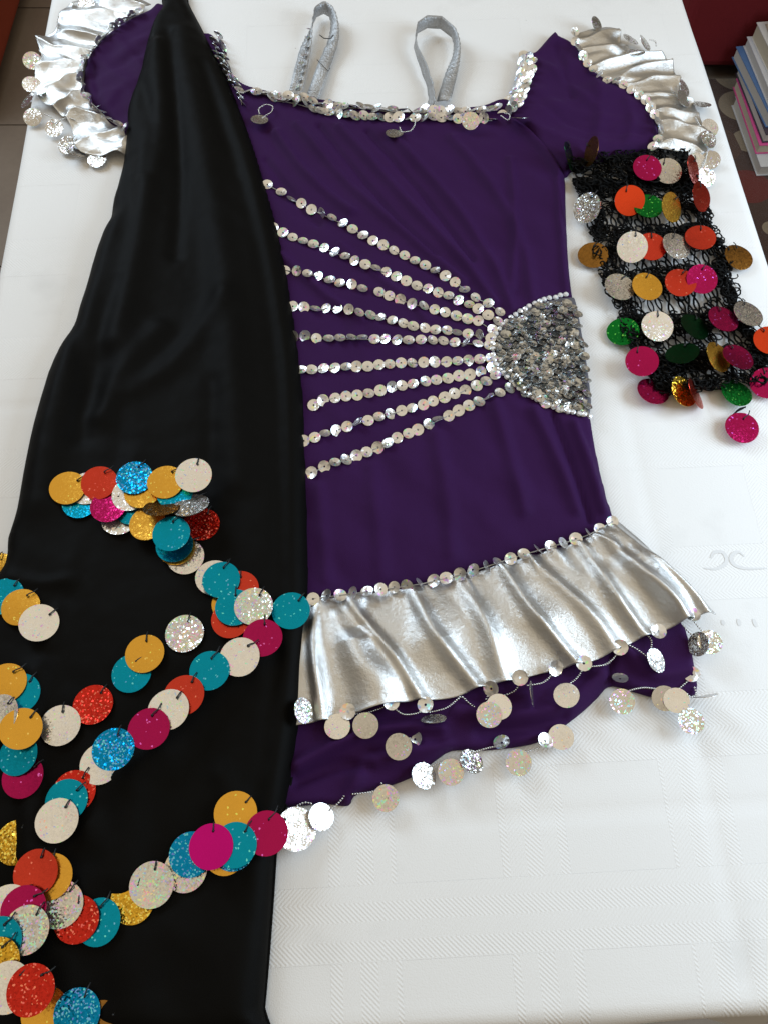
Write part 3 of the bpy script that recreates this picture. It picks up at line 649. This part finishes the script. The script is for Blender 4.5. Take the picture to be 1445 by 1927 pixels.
# shoulder loops of silver ribbon
def strap(path, w, lab):
    p = np.array([[*P(x, y, h)] for x, y, h, t in path]); t = np.array([q[3] for q in path], float)
    c = resample(spline(np.c_[p, t], 8), 64); T = np.gradient(c[:, :3], axis=0); T /= np.linalg.norm(T, axis=1)[:, None]; v = []; f = []
    for i in range(64):
        side = np.cross(T[i], (0, 0, 1)); side /= np.linalg.norm(side)+1e-9; a = math.radians(c[i, 3]); d = side*math.cos(a)+np.array([0, 0, 1.0])*math.sin(a); n_ = np.cross(d, T[i])
        for k in range(5):
            s_ = (k/4-0.5)*w; v.append(c[i, :3]+d*s_+n_*(0.0008*math.cos(k*math.pi/2)+0.0009*math.sin(i*1.7+k*0.9)*random.uniform(0.3, 1)))
        if i:
            for k in range(4): f.append(((i-1)*5+k, (i-1)*5+k+1, i*5+k+1, i*5+k))
    o = link('strap', mesh('strap', v, f), RIB, dress); m = o.modifiers.new('thickness', 'SOLIDIFY'); m.thickness = 0.0008
    o['label'] = lab
    return o
s1 = strap([(556, 178, 0.010, 8), (566, 135, 0.008, 10), (576, 90, 0.009, 25), (586, 50, 0.012, 70), (596, 22, 0.013, 88), (611, 15, 0.013, 92), (626, 30, 0.012, 110), (628, 70, 0.010, 150), (615, 110, 0.007, 172), (598, 150, 0.007, 176), (588, 185, 0.009, 176)], 0.0155, 'silver ribbon loop with a row of tiny sequins')
s2 = strap([(812, 200, 0.010, 60), (810, 165, 0.009, 75), (797, 125, 0.011, 82), (782, 88, 0.013, 86), (782, 58, 0.014, 88), (800, 42, 0.014, 90), (828, 42, 0.014, 92), (852, 62, 0.013, 95), (858, 95, 0.011, 120), (848, 140, 0.008, 160), (834, 190, 0.009, 172)], 0.0155, 'silver ribbon loop standing open on its edge')
row = sequin_row(dress, Flat(0.0105), [(560, 165), (566, 135), (575, 95), (584, 60)], 15, 'strap_sequin_trim', jit=12, dark=0.3, lean=(-30, 0), scale=0.7, up=0.001); row_fix(row)
link('loose_thread', MB().add(*tube([tuple(P(x, y, h)) for x, y, h in ((602, 66, 0.012), (610, 72, 0.014), (622, 73, 0.014), (628, 66, 0.014))], 0.0006, 5)).mesh('loose_thread'), THREAD, dress)
link('loose_thread', MB().add(*tube([tuple(P(x, y, 0.0125)) for x, y in ((597, 112), (606, 122), (618, 134), (622, 128))], 0.0004, 5)).mesh('loose_thread'), THREAD, dress)

# fringe along hems: beads, sequins, dangling discs
PR = 0.0100
fr = discs(dress, und, [(q[0], q[1], q[2], q[3], q[4], 0.006) for q in [(635, 1367, 'S', 0, 0), (688, 1365, 'W', 10, 0), (815, 1353, 'W', -55, -8, 0.004), (938, 1330, 'S', 8, 5, 0.004), (920, 1345, 's', 5, 0, 0.006), (1000, 1306, 'W', 0, 78, 0.004), (1065, 1308, 'S', 0, -12, 0.005), (1170, 1320, 's', 8, 0, -0.002),
  (1234, 1243, 'S', 0, 35, 0.006), (1313, 1212, 'W', 0, -55, 0.0), (1335, 1208, 's', 0, 0, 0.002), (1250, 1314, 'W', 4, -12, 0.001), (1272, 1318, 'S', 0, -10, 0.002), (1300, 1357, 's', 5, 0, -0.002), (1325, 1309, 'W', -74, -8, 0.0),
  (1055, 1387, 'S', 0, 0, -0.003), (975, 1435, 's', 4, 0, -0.002), (886, 1433, 's', -20, 22, -0.002), (797, 1460, 'W', -10, 25, -0.002), (848, 1453, 's', 0, 0, -0.001), (726, 1502, 's', 4, 0, -0.002), (750, 1405, 'W', 20, 0, 0.005), (605, 1537, 'S', 2, 26, -0.001), (571, 1337, 's', 0, 50, 0.0)] if q[0] != 571]+[(571, 1337, 's', 0, 50, 0.009)], PR, (-30, 30), thread=False, jit=3)
sv_ = discs(dress, Flat(0.004), [(163, 10, 'W', 20, 0, 0.002), (61, 114, 's', 30, 10, 0.003), (60, 158, 'S', 10, 10, 0.002), (53, 189, 'W', 0, -30, 0.001), (62, 220, 'W', 22, 0, -0.001), (103, 241, 'W', 25, 0, -0.001), (126, 273, 'W', 20, -15, -0.001), (143, 286, 'W', -20, 20, -0.001), (183, 300, 'W', 5, 0, -0.002),
  (1122, 47, 'W', 15, 40, 0.003), (1186, 74, 'S', -10, 20, 0.002), (1213, 80, 'S', 0, 40, 0.002), (1196, 98, 'W', -18, 0, 0.010), (1287, 165, 'S', 10, 40, 0.002), (1285, 185, 'S', 10, 35, 0.002), (1320, 196, 'W', -22, 0, -0.001), (1335, 240, 'S', 22, 10, -0.001), (1333, 262, 's', 20, 20, -0.001), (1337, 300, 'W', 20, 0, -0.001), (1328, 333, 's', 30, 5, -0.001), (1312, 304, 'S', 20, 10, 0.0)], PR*1.05, (-30, 30), thread=False, jit=3)
discs(dress, Flat(0.011), [(489, 225, 'W', -10, 5), (742, 250, 'W', -14, 0), (885, 227, 's', 32, 0, 0.004), (978, 222, 'W', -40, 0, 0.004)], 0.0098, (-30, 30), thread=False, jit=2)
for (x, y) in ((655, 1340), (736, 1322), (800, 1327), (923, 1297), (977, 1276), (1043, 1258), (1097, 1249), (1165, 1219), (1237, 1189), (1301, 1158)): sequin(dress, Vector(P(x, y, 0.014)), Vector((0, 0, 1)), random.gauss(5, 12), random.gauss(0, 14), 1.15)
for (x, y) in ((943, 1398), (1024, 1395), (1165, 1278), (1300, 1270), (780, 1392), (78, 180)): sequin(dress, Vector(P(x, y, 0.009)), Vector((0, 0, 1)), random.gauss(0, 20), random.gauss(0, 25), 1.15)
def B3(pts, h=0.012): return [P(x, y, (q[0] if q else h)) for x, y, *q in pts]
for pts in ([(655, 1345), (695, 1340), (736, 1325)], [(736, 1328), (758, 1344), (785, 1342), (800, 1333)], [(808, 1340), (840, 1332), (865, 1312)], [(870, 1312), (888, 1328), (905, 1336)], [(978, 1282), (968, 1300), (945, 1310)], [(1043, 1264), (1022, 1284), (992, 1290)],
    [(1097, 1256), (1085, 1276), (1066, 1290)], [(1100, 1255), (1140, 1250), (1164, 1226)], [(1180, 1213), (1198, 1222), (1214, 1234)], [(1212, 1192), (1224, 1204), (1224, 1226)], [(1301, 1164), (1312, 1178), (1322, 1190)], [(1285, 1178), (1296, 1190), (1306, 1200)],
    [(922, 1302), (914, 1316), (918, 1326)]): beads(dress, B3(pts))
for pts in ([(943, 1402), (915, 1408), (888, 1416)], [(1024, 1399), (1008, 1410), (978, 1416)], [(1180, 1300), (1210, 1294), (1246, 1298)], [(1300, 1276), (1286, 1288), (1274, 1298)], [(1306, 1294), (1309, 1308), (1300, 1312), (1292, 1306)], [(722, 1486), (718, 1474)],
    [(654, 1490), (640, 1508), (622, 1524)], [(664, 1494), (695, 1491), (715, 1484)], [(795, 1440), (798, 1428)], [(846, 1432), (825, 1436), (805, 1444)], [(560, 1516), (574, 1510), (586, 1512)], [(745, 1392), (765, 1390), (780, 1388)], [(1246, 1298), (1262, 1300), (1272, 1302)]): beads(dress, B3(pts, 0.0085))
for pts in ([(489, 214), (488, 205), (500, 197), (513, 200), (512, 210), (500, 218), (495, 222)], [(752, 240), (756, 248), (772, 246), (780, 235), (780, 226)], [(942, 218), (955, 226), (958, 216), (946, 212)]): beads(dress, B3(pts, 0.0125), 0.0009)
for pts in ([(1280, 145), (1285, 170), (1283, 188)], [(1308, 222), (1318, 240), (1325, 262)], [(1330, 285), (1325, 305), (1318, 320)], [(1222, 75), (1232, 78), (1234, 86)], [(75, 95), (80, 105), (72, 112)], [(140, 225), (125, 222), (105, 232)], [(144, 262), (140, 270), (130, 275)], [(112, 28), (108, 45), (110, 60)], [(86, 215), (96, 220), (100, 230)]): beads(dress, B3(pts, 0.010))

# ------------------------------------------------------------------ BLACK SCARF with coloured discs
sl = P(300, 1000)
scarf = root('scarf', (sl[0], sl[1], TZ), 'long black cloth scarf sewn with big coloured foil discs, laid over the dress', 'scarf')
sc_px = [(306, -30), (305, 0), (302, 16), (292, 30), (282, 52), (272, 90), (262, 131), (254, 156), (240, 196), (235, 244), (232, 294), (224, 330), (212, 372), (206, 410), (192, 436), (176, 480), (162, 530), (146, 580), (136, 612), (110, 652), (88, 700), (70, 760), (54, 820), (40, 890), (28, 960), (12, 1010), (6, 1060),
  (-30, 1110), (-60, 1200), (-80, 1400), (-90, 1700), (-90, 1960), (200, 1958), (486, 1955), (494, 1900), (503, 1800), (512, 1680), (520, 1580), (540, 1500), (556, 1400), (568, 1300), (576, 1200), (580, 1120), (578, 960), (575, 820), (567, 690), (550, 570), (528, 450), (500, 345), (470, 250), (432, 152), (396, 80), (370, 30), (352, -5), (346, -30)]
sst = [([(395, 110), (450, 260), (500, 430), (530, 600), (545, 760), (550, 950), (552, 1150), (540, 1350), (515, 1500), (490, 1700), (470, 1930)], 0.006, 0.008), ([(382, 120), (435, 280), (480, 430), (508, 580), (525, 740), (530, 950), (528, 1150), (512, 1350), (485, 1520)], -0.008, 0.005),
  ([(345, 60), (390, 300), (420, 500), (440, 700), (450, 900)], 0.006, 0.013), ([(318, 60), (327, 150), (340, 320), (330, 480)], -0.006, 0.006), ([(300, 90), (300, 220), (270, 380), (240, 520), (220, 640)], 0.008, 0.013), ([(264, 150), (290, 240), (280, 330)], -0.004, 0.006),
  ([(240, 300), (250, 400), (230, 520), (190, 640), (180, 760)], -0.005, 0.008), ([(205, 420), (170, 560), (130, 680), (100, 800), (80, 940)], 0.006, 0.014), ([(138, 612), (160, 700), (150, 820)], -0.006, 0.008), ([(300, 620), (230, 700), (190, 780)], 0.005, 0.010), ([(420, 560), (330, 680), (240, 740)], 0.004, 0.009),
  ([(400, 720), (395, 850), (385, 980)], -0.003, 0.006), ([(230, 740), (222, 860), (180, 1010), (130, 1120)], -0.003, 0.007), ([(20, 1085), (80, 1098), (140, 1092)], 0.004, 0.004), ([(130, 1090), (200, 980), (250, 860)], 0.002, 0.01),
  ([(105, 1150), (95, 1210)], 0.004, 0.005), ([(70, 1270), (55, 1340), (60, 1480), (62, 1600)], 0.006, 0.009), ([(300, 1420), (250, 1480), (240, 1640)], 0.005, 0.012), ([(170, 1560), (200, 1620), (160, 1680)], 0.004, 0.008), ([(420, 1460), (440, 1520), (436, 1600)], 0.005, 0.007), ([(452, 1240), (400, 1300), (300, 1400), (160, 1500)], 0.002, 0.01),
  ([(320, 1750), (260, 1830), (240, 1920)], 0.005, 0.014), ([(100, 1780), (130, 1860)], 0.003, 0.01)]
def scarf_base(x, y):                        # the cloth climbs over the dress lying beneath it
    return 0.0
scf = Sheet('cloth', sc_px, 0.021, BLACK, scarf, edge=0.016, edge_h=0.004, strokes=[(q, A*(0.35 if i < 2 else 0.7 if w < 0.0085 else 1.15), w*(1.6 if i < 2 else 1.3)) for i, (q, A, w) in enumerate(sst)], noise_=((9, 22, 0.0022, 1.4), (24, 12, 0.0016, 0.3), (70, 40, 0.0006, 1.2), (160, 160, 0.0002, 0)), step=0.003, smooth=3)
SR = 0.0155
hp = resample(np.vstack([scf.poly, scf.poly[:1]]), 700)
link('hem', MB().add(*tube([(x, y, TZ+0.0042) for x, y in hp], 0.0011, 6, False)).mesh('hem'), BLACK, scarf)
lstA = [(152, 945, 'T'), (165, 918, 'S'), (225, 975, 'S', 2, 0), (258, 940, 'M'), (250, 955, 'T'), (205, 952, 'M', -4, 0), (245, 930, 'S', 2, 0), (128, 918, 'G', 12, 0), (187, 908, 'R', 14, 0), (268, 925, 'G', 6, 0), (330, 927, 'T'), (278, 985, 'G', -4, -10), (254, 899, 't', 14, 0), (312, 907, 'G', 12, 0),
  (305, 955, 'D', -34, 0), (380, 987, 'r', 0, 4), (360, 951, 'W', -30, -10), (365, 894, 'S', 16, 0), (350, 1048, 'S'), (333, 1031, 'G'), (329, 1026, 'T'), (323, 1004, 'T', 8, 0),
  (404, 1087, 'S', 0, 10), (435, 1135, 'G'), (452, 1108, 'R'), (417, 1091, 'T', 4, 0, 0.001), (435, 1166, 'R'), (442, 1143, 'T'), (478, 1141, 's', 6, 0), (495, 1200, 'M', -6, 0), (452, 1236, 'S'), (548, 1149, 'T', 6, 0),
  (395, 1262, 'T'), (347, 1308, 'R'), (318, 1335, 'S'), (281, 1371, 'M'), (348, 1192, 's'), (248, 1267, 'T'), (273, 1230, 'G'), (176, 1326, 'r'), (114, 1365, 'S'), (190, 1437, 'S', 0, -4), (214, 1410, 't'), (140, 1490, 'r', 0, 8), (125, 1507, 'T', 0, 4), (108, 1544, 'S', 0, -4),
  (444, 1530, 'G', 0, 12), (502, 1568, 'M', 0, 4), (350, 1636, 's'), (360, 1608, 't'), (425, 1604, 'G'), (440, 1596, 't'), (443, 1590, 'T'), (398, 1593, 'P', 0, 9), (250, 1695, 'g'), (286, 1665, 's'), (185, 1735, 'T'), (145, 1730, 'r'), (115, 1702, 's'), 
  (30, 1585, 'g', 0, -10, -0.002), (95, 1650, 'G'), (68, 1642, 'R'), (15, 1710, 'S'), (45, 1712, 'M'), (50, 1750, 's'), (-2, 1772, 'T'), (-6, 1812, 'g'), (15, 1858, 'S'), (85, 1905, 'G'), (58, 1863, 'r'), (190, 1932, 'D'), (145, 1908, 't'),
  (38, 1305, 'T', 0, 14), (12, 1285, 'G', 0, 6), (0, 1345, 'S', 0, -20), (44, 1462, 'M'), (35, 1420, 'T', 0, -14), (40, 1371, 'G', 0, 24, 0.002), (10, 1122, 'T'), (39, 1142, 'G'), (74, 1172, 'S', 0, 20, -0.003), (-6, 1072, 'G', 0, -20)]
discs(scarf, Flat(0.010), [(558, 1560, 'S', 2, 25)], SR, (40, 70), jit=1)
lstA = [(*q[:3], q[3]*0.3, q[4]*0.45, *q[5:]) if len(q) > 4 and abs(q[3]) < 25 else q for q in lstA]
discs(scarf, scf, lstA, SR, (-50, 0), jit=1.6)

# ------------------------------------------------------------------ CROCHETED BLACK NET with coloured discs
nl = P(1270, 520)
net = root('crochet_scarf', (nl[0], nl[1], TZ), 'black crocheted net strip hung with large coloured foil discs beside the dress', 'crochet scarf')
NLp = resample(spline([(1058, 285), (1082, 345), (1108, 420), (1128, 505), (1160, 580), (1182, 640), (1226, 715), (1262, 765)], 6), 60)
NRp = resample(spline([(1296, 280), (1312, 350), (1342, 420), (1372, 485), (1392, 560), (1424, 620), (1462, 690), (1490, 740)], 6), 60)
def NUV(u, v, h):
    i = min(max(v, 0), 1)*59; k = min(int(i), 58); t = i-k
    a = NLp[k]*(1-t)+NLp[k+1]*t; b = NRp[k]*(1-t)+NRp[k+1]*t; q = a*(1-u)+b*u
    return P(q[0], q[1], h)
yr = 0.00085
def loops(mb, u0, u1, v0, v1, count, hmax=0.012, size=(0.10, 0.035)):
    for _ in range(count):
        u, v = random.uniform(u0, u1), random.uniform(v0, v1); h0 = random.uniform(0.001, hmax); ph = random.uniform(0, 6.28); a0 = random.uniform(0.5, 1.0); b0 = random.uniform(0.4, 1.0); rot = random.uniform(0, 3.14); pts = []
        span = random.uniform(3.5, 7.5)
        for k in range(9):
            t = ph+span*k/8; cu, cv = a0*math.cos(t), b0*math.sin(t)
            uu = u+size[0]*0.5*(cu*math.cos(rot)-cv*math.sin(rot)); vv = v+size[1]*0.5*(cu*math.sin(rot)+cv*math.cos(rot))
            pts.append(NUV(min(max(uu, -0.05), 1.05), vv, max(0.0012, h0+0.0025*math.sin(t*1.5+ph))))
        mb.add(*tube(pts, yr*random.uniform(0.75, 1.2), 4))
bands = [(0.0, 0.13, 300, 0.015), (0.13, 0.235, 220, 0.010), (0.30, 0.385, 215, 0.010), (0.46, 0.545, 215, 0.010), (0.635, 0.71, 215, 0.012), (0.785, 0.86, 210, 0.011), (0.90, 0.945, 105, 0.010)]
for (v0, v1, c, hm) in bands:
    mb = MB(); loops(mb, 0.0, 1.0, v0, v1, c, hm); tag(link('crochet_band', mb.mesh('crochet_band'), YARN, net), kind='stuff')
for k in range(len(bands)-1):                  # open rows of twisted strands between the bands
    va, vb = bands[k][1]-0.02, bands[k+1][0]+0.02; mb = MB(); nst = 13
    for i in range(nst):
        u = (i+0.5)/nst+random.uniform(-0.012, 0.012); ph = random.uniform(0, 6.28); lean = random.uniform(-0.03, 0.03)
        for s_ in (0, math.pi):
            pts = []
            for j in range(12):
                t = j/11; pts.append(NUV(u+lean*t+0.020*math.sin(ph+s_+t*7), va+(vb-va)*t+0.012*math.sin(u*9+k), 0.004+0.0016*math.cos(ph+s_+t*7)))
            mb.add(*tube(pts, yr*random.uniform(1.0, 1.5), 4))
    loops(mb, 0.0, 0.13, va, vb, 26, 0.009, (0.08, 0.04)); loops(mb, 0.87, 1.0, va, vb, 30, 0.009, (0.08, 0.04))
    loops(mb, 0.08, 0.92, va, vb, 16, 0.007, (0.09, 0.045))
    link('open_row', mb.mesh('open_row'), YARN, net)
mb = MB()                                      # thread ends and loops along the lower edge
for pts in ([(1320, 715), (1335, 735), (1345, 725), (1330, 712)], [(1300, 700), (1318, 728), (1338, 735), (1348, 722)], [(1398, 768), (1385, 775), (1372, 788), (1382, 790), (1374, 800)], [(1402, 766), (1390, 770), (1380, 780)], [(1335, 425), (1344, 430), (1342, 436), (1332, 432)], [(1330, 440), (1345, 446), (1350, 448)]):
    mb.add(*tube([tuple(P(x, y, 0.004)) for x, y in spline(pts, 5)], yr, 5))
link('loose_yarn', mb.mesh('loose_yarn'), YARN, net)
NH = Flat(0.0125); NF = Flat(0.003)
discs(net, NH, [(1070, 294, 'K', 10, 60), (1112, 285, 'D', 10, -72), (1255, 322, 'W', 12, 0), (1217, 316, 'M', 12, 0), (1303, 319, 'R', 20, 48), (1319, 370, 'R', 24, 35), (1104, 391, 'W', 30, -40), (1219, 388, 'E', 4, 0), (1184, 377, 'O', 36, -6), (1263, 390, 'G', 30, 34),
  (1225, 464, 'R', 12, 0), (1189, 465, 'S', 34, -4), (1272, 462, 'W', 8, 12), (1317, 447, 'R', 2, -5), (1165, 540, 'W', 5, 10), (1217, 539, 'G', 8, 8), (1280, 531, 'R', 10, 0), (1320, 525, 'M', 16, 0), (1306, 615, 'K', -4, 20), (1236, 614, 'S', 14, 0),
  (1407, 590, 'W', -4, 14), (1360, 600, 'M', -2, 12), (1207, 680, 'M', 10, -8), (1283, 665, 'K', -18, -20), (1351, 671, 'G', 8, 30), (1388, 672, 'M', -6, 12), (1448, 640, 'O', 4, -4)], SR, (-25, 25), jit=2, base=0.003)
discs(net, NF, [(1115, 480, 'D', 5, -8), (1389, 483, 'D', 5, 10), (1171, 624, 'E', 5, -12), (1228, 736, 'M', -6, 8), (1286, 736, 'g', 6, 30), (1308, 741, 'R', -6, 52), (1385, 738, 'E', -4, 10), (1442, 721, 'M', 14, -10), (1395, 805, 'M', 6, 0)], SR, (-25, 25), jit=2, base=0.003)
print('objects', len(bpy.data.objects), 'panel sequins', cnt)
